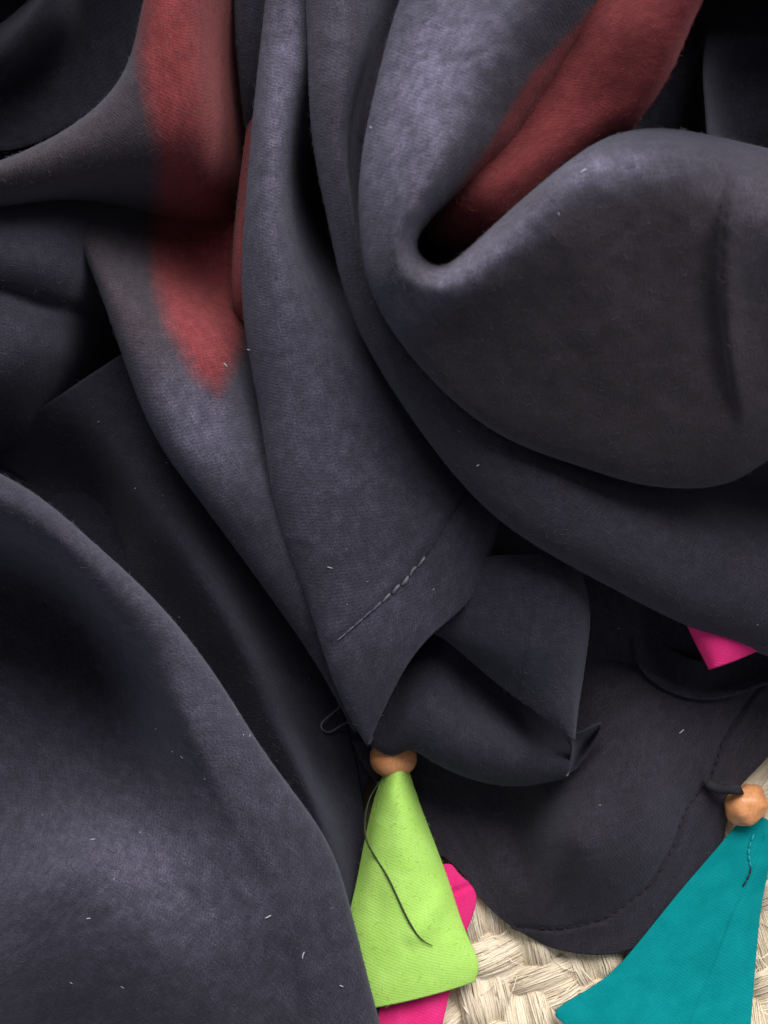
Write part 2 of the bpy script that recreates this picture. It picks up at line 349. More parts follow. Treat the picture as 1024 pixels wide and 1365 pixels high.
# rimmed layer with the pink tassel on it
sheet('fold', [
    [(826, 730, 92), (832, 765, 88), (838, 785, 84), (842, 805, 76)],
    [(872, 735, 60), (864, 790, 48), (855, 828, 52), (847, 852, 74)],
    [(905, 765, 50), (886, 825, 40), (870, 865, 46), (857, 888, 74)],
    [(935, 785, 50), (912, 850, 38), (897, 893, 46), (886, 914, 74)],
    [(965, 795, 50), (950, 855, 38), (940, 905, 46), (932, 928, 74)],
    [(1005, 805, 50), (995, 850, 38), (988, 900, 46), (982, 921, 74)],
    [(1090, 815, 50), (1075, 845, 38), (1062, 880, 46), (1052, 899, 74)]], 90, 50, shawl, thick=5, bumpy=1.5, seed=6, ext=(0, 160))
sheet('fold', [
    [(760, 715, 95), (768, 790, 92), (768, 860, 74), (765, 905, 55)],
    [(805, 730, 92), (810, 800, 86), (814, 850, 72), (816, 892, 50)],
    [(848, 770, 84), (850, 830, 76), (856, 872, 66), (864, 902, 46)]], 40, 50, shawl, thick=3, bumpy=2, seed=7)
# folded-back hem under the central strip, and its flap
sheet('fold', [
    [(470, 940, 40), (478, 958, 78), (486, 978, 92), (492, 990, 88), (497, 992, 60)],
    [(505, 900, 50), (504, 945, 88), (503, 980, 98), (505, 1000, 88), (512, 990, 50)],
    [(545, 855, 52), (536, 915, 90), (527, 970, 104), (525, 1005, 90), (530, 985, 50)],
    [(590, 835, 80), (573, 905, 112), (558, 960, 126), (549, 997, 104), (556, 985, 45)],
    [(615, 850, 72), (600, 920, 108), (585, 975, 132), (576, 1012, 108), (585, 995, 40)],
    [(655, 880, 64), (642, 940, 96), (630, 992, 132), (624, 1034, 104), (632, 1012, 36)],
    [(715, 930, 58), (705, 975, 84), (696, 1012, 120), (692, 1046, 94), (697, 1022, 36)],
    [(768, 982, 40), (764, 1002, 72), (760, 1020, 102), (757, 1036, 92), (758, 1022, 36)]], 100, 70, shawl, thick=4, bumpy=3, creases=6, seed=8)
sheet('flap', [
    [(590, 790, 130), (640, 745, 154), (700, 739, 168), (745, 738, 166), (768, 742, 152)],
    [(575, 815, 132), (645, 778, 162), (710, 775, 176), (758, 775, 172), (780, 778, 150)],
    [(570, 838, 130), (650, 815, 162), (718, 815, 174), (765, 815, 168), (787, 815, 146)],
    [(592, 852, 128), (660, 862, 158), (722, 865, 168), (762, 865, 162), (783, 865, 141)],
    [(655, 905, 126), (700, 912, 148), (735, 915, 158), (760, 915, 154), (776, 915, 136)],
    [(716, 950, 140), (738, 955, 154), (752, 956, 160), (764, 956, 158), (770, 955, 148)],
    [(752, 978, 152), (757, 981, 158), (760, 983, 162), (764, 985, 162), (767, 986, 158)]], 100, 80, shawl, thick=4, bumpy=2, seed=9,
    wrinkles=[([(716, 742), (712, 790), (702, 850), (692, 930)], 3, 2.5, 1.2, 10, 1), ([(664, 740), (690, 744), (760, 744)], 3, 1.5)])
sheet('pleat', [
    [(758, 978, 122), (776, 976, 120), (788, 970, 116), (802, 964, 108)],
    [(762, 992, 116), (776, 987, 94), (788, 982, 90), (800, 971, 105)],
    [(761, 1008, 102), (771, 1004, 84), (781, 999, 84), (792, 989, 100)],
    [(757, 1032, 94), (763, 1028, 90), (769, 1022, 90), (776, 1014, 94)]], 26, 26, shawl, thick=2, bumpy=0.5, seed=10)

# red-patched fold on the left
J_RED = [(190, -260), (310, -260), (345, 180), (345, 420), (318, 470), (291, 522), (262, 498), (225, 430), (208, 370), (206, 320), (212, 250), (214, 200), (200, 140), (186, 70)]
def dye_lit_left(px, py, u, v): return dict(red=blob(px, py, J_RED, 27), brown=np.clip((560-py)/120, 0, 1), worn_lit=0.5*gauss(px, py, 265, 570, 90, 70, 45)+0.04)
sheet('fold', [
    [(-60, 270, 120), (-60, 230, 190), (-60, 245, 218), (-60, 268, 200), (-60, 284, 140), (-60, 300, 70)],
    [(10, 255, 130), (0, 214, 198), (0, 234, 226), (0, 256, 212), (0, 277, 150), (0, 295, 75)],
    [(105, 210, 140), (92, 170, 208), (105, 192, 238), (115, 222, 228), (120, 252, 168), (124, 290, 40)],
    [(175, 150, 150), (150, 120, 216), (172, 145, 248), (195, 185, 240), (216, 238, 184), (234, 305, 10)],
    [(205, 80, 160), (176, 72, 222), (205, 90, 256), (238, 130, 250), (276, 202, 200), (326, 300, -10)],
    [(215, 20, 165), (190, 10, 228), (215, 20, 262), (248, 40, 258), (285, 75, 190), (340, 140, -10)],
    [(225, -50, 170), (204, -60, 234), (222, -60, 268), (252, -60, 264), (285, -50, 215), (340, -40, 20)]], 130, 90, shawl,
    dye_lit=dye_lit_left, ext=(160, 160), bumpy=3.5, seed=11, creases=6, crisp=[(1, 2)], label='fold with a red dyed patch at the left')
sheet('fold', [
    [(70, 230, 70), (60, 240, 90), (150, 235, 80), (230, 235, 60), (290, 225, 36), (345, 215, 24)],
    [(125, 310, 70), (94, 300, 132), (130, 290, 136), (195, 300, 84), (262, 308, 56), (345, 308, 40)],
    [(155, 382, 75), (128, 372, 160), (158, 362, 180), (210, 366, 134), (270, 374, 92), (345, 380, 66)],
    [(188, 470, 80), (163, 470, 168), (190, 458, 198), (232, 446, 192), (282, 438, 172), (345, 436, 115)],
    [(228, 560, 80), (204, 572, 164), (230, 548, 198), (266, 526, 198), (310, 512, 178), (365, 500, 105)],
    [(282, 640, 75), (258, 654, 154), (280, 630, 186), (312, 604, 186), (348, 584, 155), (390, 570, 95)],
    [(357, 750, 65), (338, 762, 136), (356, 736, 164), (378, 712, 164), (400, 692, 135), (425, 680, 85)],
    [(432, 860, 55), (416, 874, 112), (430, 850, 134), (444, 830, 134), (458, 812, 112), (475, 800, 75)],
    [(486, 960, 45), (472, 975, 70), (482, 955, 84), (492, 940, 84), (500, 930, 74), (510, 920, 55)]], 150, 90, shawl,
    dye_lit=dye_lit_left, bumpy=3.5, seed=12, creases=8, crisp=[(1, 2)], label='fold with a red dyed patch at the left')
sheet('fold', [
    [(350, 130, 60), (332, 150, 110), (335, 150, 124), (340, 150, 130), (352, 150, 100)],
    [(345, 290, 60), (314, 292, 120), (320, 292, 160), (328, 292, 168), (350, 290, 120)],
    [(345, 405, 60), (311, 400, 116), (317, 402, 156), (326, 404, 164), (348, 400, 115)],
    [(350, 470, 60), (322, 436, 100), (326, 438, 120), (332, 440, 130), (350, 436, 100)]], 60, 24, shawl, bumpy=1, seed=13,
    dye_lit=lambda px, py, u, v: dict(red=1+0*px), label='thin red edge of a fold')
sheet('fold', [
    [(352, -80, 30), (312, -80, 120), (325, -80, 150), (345, -80, 150), (372, -80, 110)],
    [(348, 40, 60), (313, 40, 130), (325, 40, 150), (342, 40, 150), (366, 40, 110)],
    [(345, 130, 60), (321, 130, 120), (329, 130, 138), (338, 130, 138), (356, 130, 100)],
    [(345, 195, 60), (330, 195, 100), (334, 195, 110), (339, 195, 110), (350, 195, 80)]], 50, 24, shawl, bumpy=1, seed=14, ext=(150, 0))

# central strip with its stitched hem
sheet('central_strip', [
    [(392, -60, 90), (360, -60, 182), (374, -60, 212), (394, -60, 218), (414, -60, 205), (440, -60, 140)],
    [(365, 120, 85), (341, 120, 182), (356, 118, 216), (378, 115, 226), (403, 112, 210), (435, 110, 140)],
    [(352, 260, 80), (328, 262, 178), (344, 258, 212), (370, 255, 222), (394, 250, 158), (414, 245, 30)],
    [(350, 400, 80), (324, 410, 170), (344, 405, 204), (385, 398, 218), (426, 384, 168), (464, 370, 30)],
    [(372, 540, 80), (346, 546, 160), (370, 535, 194), (430, 514, 210), (498, 490, 172), (550, 468, 50)],
    [(400, 690, 75), (373, 697, 150), (402, 680, 182), (474, 648, 200), (556, 608, 168), (630, 575, 50)],
    [(438, 800, 70), (411, 803, 140), (442, 780, 170), (520, 730, 188), (598, 678, 174), (662, 635, 95)],
    [(474, 890, 95), (440, 890, 142), (472, 855, 164), (546, 785, 176), (622, 712, 172), (666, 680, 140)],
    [(486, 945, 98), (466, 952, 128), (488, 915, 150), (556, 838, 162), (624, 765, 166), (662, 712, 146)],
    [(494, 985, 104), (490, 993, 116), (503, 966, 130), (549, 878, 154), (612, 815, 158), (656, 742, 146)]], 220, 100, shawl, thick=4.5,
    wrinkles=[([(640, 636), (612, 668), (545, 765), (500, 812), (440, 860)], 3.4, 4.5, -2.5, 16, 1)], bumpy=3, seed=15, creases=12, crisp=[(1, 2)], ext=(160, 0),
    dye_lit=lambda px, py, u, v: dict(worn_lit=0.55*gauss(px, py, 372, 150, 50, 190)+0.30*gauss(px, py, 420, 560, 100, 240, -10)+0.18*gauss(px, py, 540, 810, 70, 80)+0.05))  # brightest stretches of the strip painted paler, as if lit

# long S-shaped fold
sheet('fold', [
    [(440, -60, 120), (408, -60, 205), (430, -60, 238), (466, -60, 250), (500, -60, 226), (540, -60, 110), (610, -60, 130)],
    [(440, 60, 120), (410, 60, 205), (430, 60, 238), (460, 60, 250), (488, 60, 222), (512, 60, 100), (570, 60, 130)],
    [(440, 180, 40), (416, 180, 200), (430, 178, 232), (448, 176, 244), (464, 172, 222), (482, 170, 110), (530, 165, 130)],
    [(468, 300, 40), (438, 300, 196), (450, 294, 230), (463, 288, 240), (472, 284, 220), (486, 279, 110), (540, 272, 125)],
    [(505, 400, 40), (464, 404, 192), (474, 392, 228), (486, 380, 238), (496, 372, 216), (512, 357, 110), (555, 338, 120)],
    [(562, 498, 40), (520, 514, 190), (532, 494, 230), (547, 476, 242), (560, 461, 218), (574, 445, 110), (610, 418, 120)],
    [(650, 618, 40), (622, 650, 188), (634, 612, 232), (650, 580, 246), (662, 556, 216), (672, 534, 110), (692, 500, 120)],
    [(740, 690, 40), (718, 728, 182), (736, 688, 228), (758, 648, 238), (770, 620, 195), (782, 594, 90), (800, 560, 110)],
    [(850, 755, 90), (832, 790, 150), (850, 745, 206), (868, 698, 214), (882, 655, 178), (892, 618, 125), (900, 580, 100)],
    [(950, 800, 70), (930, 838, 122), (946, 790, 178), (962, 735, 190), (976, 680, 155), (985, 632, 108), (990, 590, 90)],
    [(1090, 860, 60), (1080, 890, 110), (1086, 840, 165), (1090, 780, 180), (1092, 710, 145), (1094, 650, 100), (1094, 600, 85)]], 230, 90, shawl,
    bumpy=3, seed=16, creases=9, crisp=[(1, 2)], ext=(160, 160), dye_lit=lambda px, py, u, v: dict(worn_lit=0.22*gauss(px, py, 440, 60, 60, 200)+0.03, brown=0.25*(px > 0)))

# right-hand folds behind the pocket
sheet('fold', [
    [(850, -80, -10), (880, -80, -8), (930, -80, -4), (980, -80, 0), (1100, -80, 10)],
    [(850, 10, -10), (890, 5, -8), (945, 0, -4), (985, -5, 4), (1100, -20, 10)],
    [(850, 50, -12), (915, 50, -12), (945, 46, 30), (980, 50, 50), (1100, 60, 70)],
    [(850, 90, -12), (915, 90, -10), (938, 84, 70), (966, 92, 40), (1100, 100, 50)],
    [(850, 150, -12), (912, 150, 0), (940, 140, 96), (964, 150, 50), (1100, 160, 40)],
    [(850, 230, -12), (912, 230, 10), (946, 220, 130), (974, 228, 60), (1100, 240, -5)],
    [(850, 320, -12), (912, 320, 20), (950, 310, 130), (985, 320, 70), (1100, 320, -5)]], 70, 70, shawl, bumpy=3, seed=17, ext=(130, 0), extv=(0, 130))

# red wall inside the pocket of the big fold
sheet('red_lining', [
    [(560, -100, 150), (740, -90, 270), (850, -80, 330), (930, -75, 390), (968, -70, 392), (955, -70, 200)],
    [(580, 10, 150), (700, 10, 280), (810, 0, 330), (895, -4, 374), (927, 0, 374), (914, 10, 200)],
    [(560, 130, 140), (640, 120, 260), (740, 90, 306), (850, 70, 346), (888, 82, 346), (874, 92, 180)],
    [(530, 230, 100), (600, 220, 262), (690, 190, 302), (790, 150, 310), (836, 156, 312), (824, 166, 170)],
    [(520, 320, 60), (560, 310, 190), (620, 280, 282), (720, 240, 290), (796, 210, 262), (810, 225, 140)],
    [(530, 380, 40), (570, 366, 110), (630, 350, 200), (710, 320, 240), (790, 290, 200), (810, 300, 120)]], 90, 80, shawl, bumpy=4, seed=18, ext=(150, 0),
    wrinkles=[([(760, -60), (740, 60), (690, 160), (640, 250)], 26, 10)],
    dye_lit=lambda px, py, u, v: dict(red=1+0*px), label='red inside of the big fold')

# big looping fold at the right
def dye_lit_big(px, py, u, v):
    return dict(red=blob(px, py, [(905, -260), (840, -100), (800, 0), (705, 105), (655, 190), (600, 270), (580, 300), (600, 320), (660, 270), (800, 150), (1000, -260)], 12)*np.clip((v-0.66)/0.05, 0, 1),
                worn_lit=1.0*gauss(px, py, 560, 120, 75, 210, 22)+0.75*gauss(px, py, 650, 338, 120, 24, -36)+0.6*gauss(px, py, 800, 225, 80, 26, -6)+0.12*gauss(px, py, 1010, 330, 60, 110),  # arm and lip painted paler where light strikes them
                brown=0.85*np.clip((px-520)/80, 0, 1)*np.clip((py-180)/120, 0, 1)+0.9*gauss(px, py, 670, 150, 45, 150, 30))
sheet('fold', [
    [(600, -60, 180), (560, -60, 285), (600, -60, 335), (690, -60, 362), (780, -60, 364), (830, -60, 336), (890, -60, 220)],
    [(545, 100, 180), (507, 90, 280), (532, 82, 320), (592, 72, 350), (662, 78, 362), (702, 98, 338), (734, 114, 280)],
    [(520, 225, 175), (481, 220, 275), (502, 206, 315), (552, 190, 346), (612, 184, 354), (645, 195, 326), (670, 208, 262)],
    [(522, 330, 170), (482, 328, 268), (498, 312, 312), (522, 298, 338), (548, 290, 344), (568, 286, 318), (582, 288, 190)],
    [(545, 425, 170), (506, 412, 264), (515, 392, 310), (526, 368, 334), (538, 350, 338), (548, 338, 318), (560, 330, 110)],
    [(602, 505, 170), (566, 494, 260), (566, 455, 302), (567, 415, 330), (569, 385, 347), (573, 367, 338), (582, 350, 110)],
    [(682, 558, 168), (650, 566, 250), (640, 500, 292), (628, 430, 334), (616, 384, 358), (609, 361, 350), (612, 342, 120)],
    [(782, 590, 165), (765, 612, 238), (745, 512, 292), (714, 400, 350), (688, 330, 378), (673, 305, 370), (678, 288, 150)],
    [(872, 612, 160), (860, 637, 228), (842, 520, 288), (806, 375, 360), (771, 262, 394), (756, 233, 386), (762, 216, 180)],
    [(952, 610, 155), (945, 637, 222), (926, 510, 288), (892, 365, 358), (852, 232, 392), (837, 193, 378), (842, 176, 180)],
    [(1000, 595, 155), (1000, 618, 226), (990, 505, 290), (975, 370, 356), (950, 255, 386), (938, 206, 366), (936, 180, 190)],
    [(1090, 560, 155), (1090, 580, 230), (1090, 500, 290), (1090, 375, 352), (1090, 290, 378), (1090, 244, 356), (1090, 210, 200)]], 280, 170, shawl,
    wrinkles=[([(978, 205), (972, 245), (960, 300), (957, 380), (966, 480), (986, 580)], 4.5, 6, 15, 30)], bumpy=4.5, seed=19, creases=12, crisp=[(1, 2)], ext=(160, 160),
    dye_lit=dye_lit_big, label='largest fold, looping round a red-lined pocket')

# big fold at the lower left
sil = [(-70, 606), (0, 632), (62, 670), (132, 730), (212, 806), (290, 905), (352, 1002), (416, 1090), (449, 1152), (473, 1235), (505, 1360), (530, 1450)]
zs = [280, 278, 268, 248, 222, 180, 152, 126, 112, 100, 88, 80]
mid = [((-70, 820), 56), ((10, 824), 50), ((90, 860), 54), ((136, 914), 76), ((172, 980), 112), ((200, 1055), 146), ((240, 1140), 166), ((280, 1210), 158), ((310, 1270), 146), ((330, 1330), 130), ((345, 1400), 112), ((350, 1470), 96)]
low = [((-80, 1050), 150), ((-30, 1060), 150), ((10, 1075), 152), ((48, 1100), 164), ((85, 1125), 180), ((118, 1150), 190), ((146, 1190), 188), ((170, 1240), 176), ((185, 1290), 158), ((195, 1345), 132), ((205, 1410), 105), ((210, 1475), 85)]
far = [((-90, 1180), 186), ((-70, 1190), 186), ((-50, 1200), 186), ((-30, 1215), 186), ((-10, 1230), 184), ((10, 1250), 180), ((30, 1275), 170), ((45, 1305), 154), ((55, 1340), 134), ((60, 1375), 112), ((65, 1420), 92), ((65, 1480), 75)]
secs = []
for (x, y), z, (m, mz), (l, lz), (f_, fz) in zip(sil, zs, mid, low, far):
    dx, dy = m[0]-x, m[1]-y; L = math.hypot(dx, dy); dx /= L; dy /= L
    secs.append([(x+dx*55, y+dy*55, z-95), (x, y, z), (x+dx*22, y+dy*22, z+24), (x+dx*60, y+dy*60, z+(10 if y < 900 else 34)), (x+dx*L*0.62, y+dy*L*0.62, (mz+14 if y < 780 else mz+34 if y < 880 else 0.45*z+0.55*mz+16)), (m[0], m[1], mz), (l[0], l[1], lz), (f_[0], f_[1], fz)])
sheet('fold', secs, 190, 150, shawl, bumpy=4, seed=20, creases=16, crisp=[(1, 2)], ext=(330, 120), extv=(0, 150), uvrot=0.5,
      dye_lit=lambda px, py, u, v: dict(worn_lit=0.34*gauss(px, py, 180, 1190, 190, 130)+0.20*gauss(px, py, 250, 900, 60, 240, -38)+0.07, brown=0.5*gauss(px, py, 60, 1380, 250, 60)+0.3*gauss(px, py, 60, 850, 120, 100)),  # light on the bulge and ridge band painted in as paler cloth
      label='large rounded fold at the lower left')

# ------------------------------------------------------------------ tassels sewn to the hem
g = sheet('tassel', [
    [(513, 1028, 56), (518, 1028, 70), (530, 1028, 78), (541, 1028, 70), (546, 1028, 56)],
    [(503, 1052, 46), (512, 1050, 70), (528, 1049, 82), (546, 1051, 70), (554, 1054, 46)],
    [(487, 1115, 36), (500, 1112, 64), (530, 1110, 80), (563, 1112, 66), (577, 1116, 36)],
    [(474, 1180, 30), (492, 1178, 56), (530, 1176, 72), (582, 1178, 58), (601, 1182, 32)],
    [(458, 1250, 28), (482, 1250, 46), (534, 1252, 60), (598, 1246, 50), (622, 1244, 28)],
    [(450, 1325, 26), (476, 1324, 38), (536, 1318, 48), (610, 1300, 40), (638, 1290, 24)],
    [(456, 1356, 24), (480, 1348, 34), (538, 1336, 43), (606, 1318, 36), (633, 1309, 22)]], 100, 70, shawl, M_GREEN, thick=6, bumpy=2.2, seed=21,
    wrinkles=[([(522, 1060), (512, 1150), (500, 1260)], 16, 3), ([(600, 1180), (570, 1230), (540, 1260)], 14, -3)], label='lime green tassel under an orange bead')
p1 = sheet('tassel', [
    [(560, 1158, 24), (590, 1152, 26), (604, 1154, 26), (610, 1164, 22)],
    [(545, 1190, 28), (580, 1190, 32), (612, 1186, 28), (634, 1190, 22)],
    [(530, 1250, 24), (565, 1252, 28), (600, 1248, 26), (620, 1246, 20)],
    [(510, 1320, 22), (545, 1322, 26), (580, 1322, 26), (600, 1320, 22)],
    [(496, 1430, 18), (530, 1430, 22), (555, 1425, 22), (578, 1420, 18)]], 60, 40, shawl, M_PINK, thick=5, bumpy=1, seed=22,
    wrinkles=[([(600, 1192), (618, 1184), (640, 1174)], 3, 5)], label='hot pink tassel lying beneath the lime green tassel')
p2 = sheet('tassel', [
    [(900, 800, 132), (918, 790, 136), (950, 785, 136), (1000, 800, 132)],
    [(912, 826, 136), (930, 824, 142), (965, 824, 144), (1030, 835, 138)],
    [(928, 860, 134), (945, 860, 144), (975, 856, 146), (1030, 852, 140)],
    [(945, 893, 134), (955, 890, 140), (978, 882, 140), (1018, 864, 134)]], 40, 40, shawl, M_PINK, thick=5, bumpy=1, seed=23, label='hot pink tassel peeping out of a dark fold at the right')
t = sheet('tassel', [
    [(990, 1090, 36), (1002, 1088, 42), (1014, 1088, 42), (1026, 1094, 36)],
    [(958, 1128, 32), (985, 1128, 40), (1010, 1126, 42), (1030, 1126, 34)],
    [(905, 1190, 28), (950, 1194, 36), (992, 1194, 40), (1018, 1192, 32)],
    [(852, 1256, 24), (915, 1262, 32), (974, 1266, 36), (1009, 1266, 28)],
    [(796, 1312, 22), (874, 1330, 28), (952, 1340, 32), (1003, 1340, 26)],
    [(742, 1347, 20), (850, 1385, 26), (940, 1400, 30), (998, 1410, 24)],
    [(752, 1364, 18), (850, 1440, 22), (930, 1460, 24), (994, 1470, 20)]], 90, 80, shawl, M_TEAL, thick=6, bumpy=2, seed=24,
    wrinkles=[([(1016, 1120), (1003, 1160), (975, 1215), (951, 1280), (905, 1390)], 3.0, 2.0, 1.6, 26, 1)], label='teal tassel at the lower right')

def bead(parent, x, y, z, rx, ry, seedv, rot=0.0, flat=1.0):
    vs, fs = [], []; n, m = 40, 26
    for i in range(m+1):
        th = math.pi*i/m
        for j in range(n):
            ph = 2*math.pi*j/n; v = Vector((math.sin(th)*math.cos(ph), math.cos(th), math.sin(th)*math.sin(ph)))
            k = 1+(0.13 if seedv > 3 else 0.05)*mnoise.noise(v*1.6+Vector((seedv, 0, 0)))+0.02*mnoise.noise(v*4+Vector((seedv, 3, 0)))
            if abs(v.y) > 0.93: k *= 0.94
            a, b = v.x*rx*k, v.y*ry*k
            vs.append(((a*math.cos(rot)-b*math.sin(rot))*S, (a*math.sin(rot)+b*math.cos(rot))*S, v.z*rx*flat*k*S))
    for i in range(m):
        for j in range(n): fs.append((i*n+j, i*n+(j+1) % n, (i+1)*n+(j+1) % n, (i+1)*n+j))
    o = link_mesh('bead', vs, fs, M_BEAD, parent); o.location = at((x, y, z)); o['label'] = 'round orange wooden bead'; return o
bead(g, 524, 1010, 62, 31, 27, 1.0)
bead(t, 995, 1073, 48, 29, 27, 5.0, rot=0.6)
tube('cord', [(938, 1040, 62), (950, 1048, 66), (965, 1052, 72), (980, 1052, 78), (990, 1058, 74)], 7, M_THREAD_D, t, sides=8)

# fuzz: short loose fibres standing off the worn cloth
M_FUZZ = plain_material('cloth_fuzz', (0.075, 0.074, 0.09), 0.95, 0.4, 600, 0.1)
M_FUZZR = plain_material('red_fuzz', (0.25, 0.06, 0.06), 0.95, 0.3, 600, 0.1)
M_FUZZG = plain_material('green_fuzz', (0.42, 0.66, 0.16), 0.95, 0.2, 600, 0.1)
def fuzz(o, per, mat, ln=(4, 9), rad=(0.11, 0.22), lift=0.5):
    me = o.data; n = len(me.vertices); co = np.zeros(n*3); me.vertices.foreach_get('co', co); co = co.reshape(-1, 3)
    no = np.zeros(n*3); me.vertices.foreach_get('normal', no); no = no.reshape(-1, 3)
    tot = sum(p.area for p in me.polygons)/S**2; m = int(tot/per)
    vis = np.nonzero((no[:, 2] > -0.25))[0]; ids = rng.choice(vis, m)
    vs, fs = [], []
    for i in ids:
        p = Vector(co[i]); nn = Vector(no[i])
        p += Vector(rng.normal(0, 3.0*S, 3)).project(nn.orthogonal()) ; d = Vector(rng.normal(0, 1, 3)); d = (d-nn*d.dot(nn)).normalized()
        side = nn.cross(d); L = rng.uniform(*ln)*S; r = rng.uniform(*rad)*S; hgt = rng.uniform(0.1, lift); bend = rng.uniform(-0.5, 0.5); b = len(vs)
        for j in range(4):
            e = j/3; c = p + d*L*(e-0.5) + nn*(L*hgt*(e if hgt > 0.3 else 4*e*(1-e)*0.5) + 0.2*S) + side*L*bend*e*e
            for k in range(3):
                g_ = 2.094*k; vs.append(c+side*math.cos(g_)*r*(1-0.5*e)+nn*math.sin(g_)*r*(1-0.5*e))
        for j in range(3):
            for k in range(3): fs.append((b+j*3+k, b+j*3+(k+1) % 3, b+j*3+3+(k+1) % 3, b+j*3+3+k))
    f_ = link_mesh('fuzz', vs, fs, mat, o); f_['kind'] = 'stuff'
for ch in [c for c in shawl.children if c.data]:
    m0 = ch.data.materials[0]
    if ch.name.startswith('under'): continue
    if m0 is M_CLOTH: fuzz(ch, 150, M_FUZZR if ch.name.startswith('red') else M_FUZZ)
    elif m0 is M_GREEN: fuzz(ch, 150, M_FUZZG, (3, 8), (0.12, 0.26))
# things laid on the cloth: found by dropping a ray from above
bpy.context.view_layer.update(); dg = bpy.context.evaluated_depsgraph_get()
HIT = [None]
def last_hit():
    o = HIT[0].original if HIT[0] else None
    if o and o.parent and o.parent.data: o = o.parent
    return SEED.get(o.name, '') if o else ''
def drop(x, y, lift=1.0):
    o = Vector(cam.location); p = Vector(at((x, y, 0))); d = (p-o).normalized()
    hit, loc, nrm, _, ob, _ = sc.ray_cast(dg, o, d); HIT[0] = ob
    if not hit: loc = p
    z = loc.z/S + lift; return (x, y, z)

# stitches
parts = {o.name: o for o in bpy.data.objects}
strip = parts['central_strip']; panel = parts['hem_panel']
def along(line, n):
    P = np.array(line, float); tt = knots(P[:, None, :], 0); return spline_eval(tt, P, np.linspace(0, 1, n))
L1 = along([(622, 655), (600, 690), (572, 735), (540, 772), (505, 805), (475, 832), (452, 852)], 17)
for i in range(0, 16):
    a, b = L1[i], L1[i+1]; m_ = (a+b)/2; e = i/16; loose = math.exp(-((e-0.52)/0.16)**2)
    q = [drop(a[0]*0.85+b[0]*0.15, a[1]*0.85+b[1]*0.15, 0.3), drop(m_[0]+random.uniform(-2, 2)*loose, m_[1]+random.uniform(-1, 3)*loose, 1.2+2.5*loose), drop(b[0]*1.25-a[0]*0.25+4*loose, b[1]*1.25-a[1]*0.25, 0.3)]
    tube('stitch', q, 1.0+1.2*loose, M_THREAD_G if (loose > 0.2 or e > 0.6) else M_THREAD_D, strip, sides=6, sub=4)
L2 = along([(1018, 905), (1000, 930), (965, 985), (948, 1035), (918, 1072), (899, 1125), (865, 1180), (808, 1222), (748, 1237), (705, 1236)], 40)
for i in range(0, 39):
    if random.random() < 0.25: continue
    a, b = L2[i], L2[i+1]; m_ = (a+b)/2
    tube('stitch', [drop(*a, 0.2), drop(*m_, 0.9), drop(a[0]*0.25+b[0]*0.75, a[1]*0.25+b[1]*0.75, 0.2)], 1.3, M_THREAD_D, panel, sides=5, sub=3)
L3 = along([(1005, 1112), (998, 1140), (1001, 1158), (990, 1182)], 9)
for i in range(8):
    a, b = L3[i], L3[i+1]
    tube('stitch', [drop(*a, 0.3), drop(*((a+b)/2), 2.0), drop(*b, 0.3)], 1.5 if i < 4 else 1.2, M_TEALTHREAD if i < 5 else M_THREAD_D, t, sides=6, sub=4)

# loose threads
th = tube('loose_thread', [(508, 1040, 82), (494, 1062, 84), (487, 1090, 80), (488, 1118, 76), drop(500, 1142, 2), drop(515, 1166, 2), drop(526, 1188, 2), drop(536, 1210, 2), drop(549, 1235, 2), drop(562, 1252, 2), drop(577, 1261, 2)], 1.25, M_THREAD_O)
tag(th, 'dark thread trailing from the orange bead down across the lime green tassel', 'thread')
th2 = tube('loose_thread', [drop(462, 930, 14), drop(450, 945, 12), drop(438, 955, 10), drop(428, 968, 8), drop(436, 976, 5), drop(450, 970, 7), drop(468, 964, 8)], 1.2, M_THREAD_G)
tag(th2, 'curled pale grey thread sticking out left of the central strip near the orange bead', 'thread')

# lint specks
lint_spots = [(217, 660), (181, 651), (132, 562), (208, 720), (239, 823), (208, 971), (230, 1002), (243, 1010), (273, 1038), (325, 980), (333, 981), (316, 952), (369, 1014), (56, 1086), (124, 1119), (152, 1172), (187, 1109), (118, 1225), (357, 1222), (404, 1274), (442, 1210), (455, 1315), (95, 1310), (163, 1316), (267, 933), (402, 1063), (412, 905), (612, 575), (637, 620), (462, 732), (440, 757), (490, 775), (463, 806), (578, 786), (908, 975), (757, 1032), (800, 1073), (825, 838), (778, 228), (745, 285), (1010, 833), (222, 617), (333, 467), (300, 486), (495, 170), (390, 740)]
lm = []
WHERE = {'20': 'the large rounded fold at the lower left', '15': 'the stitched central strip', '19': 'the largest looping fold', '16': 'the long curving fold at the right',
         '3': 'the dim strip left of the red patched fold', '12': 'the fold with the red patch', '5': 'the curved hem panel', '8': 'the dark fold above the orange bead'}
OWN = {(357, 1222): 'longest curled lint fleck on the lower left fold, left of the lime green tassel', (404, 1274): 'pale lint fleck nearest the bottom of the lower left fold, beside the lime green tassel',
       (778, 228): 'largest pale lint fleck on the lip of the red lined fold'}
for kx in range(4):
    P = [(-3.0*(1+0.3*kx), 0, 0), (0, random.uniform(-1, 1), 1), (3.0*(1+0.2*kx), random.uniform(-1.5, 1.5), 0.3)]
    o_ = tube('lint_speck', [(CX+a, CY+b, c) for a, b, c in P], 0.85, M_LINT, None, sides=5, sub=3); lm.append(o_.data); bpy.data.objects.remove(o_)
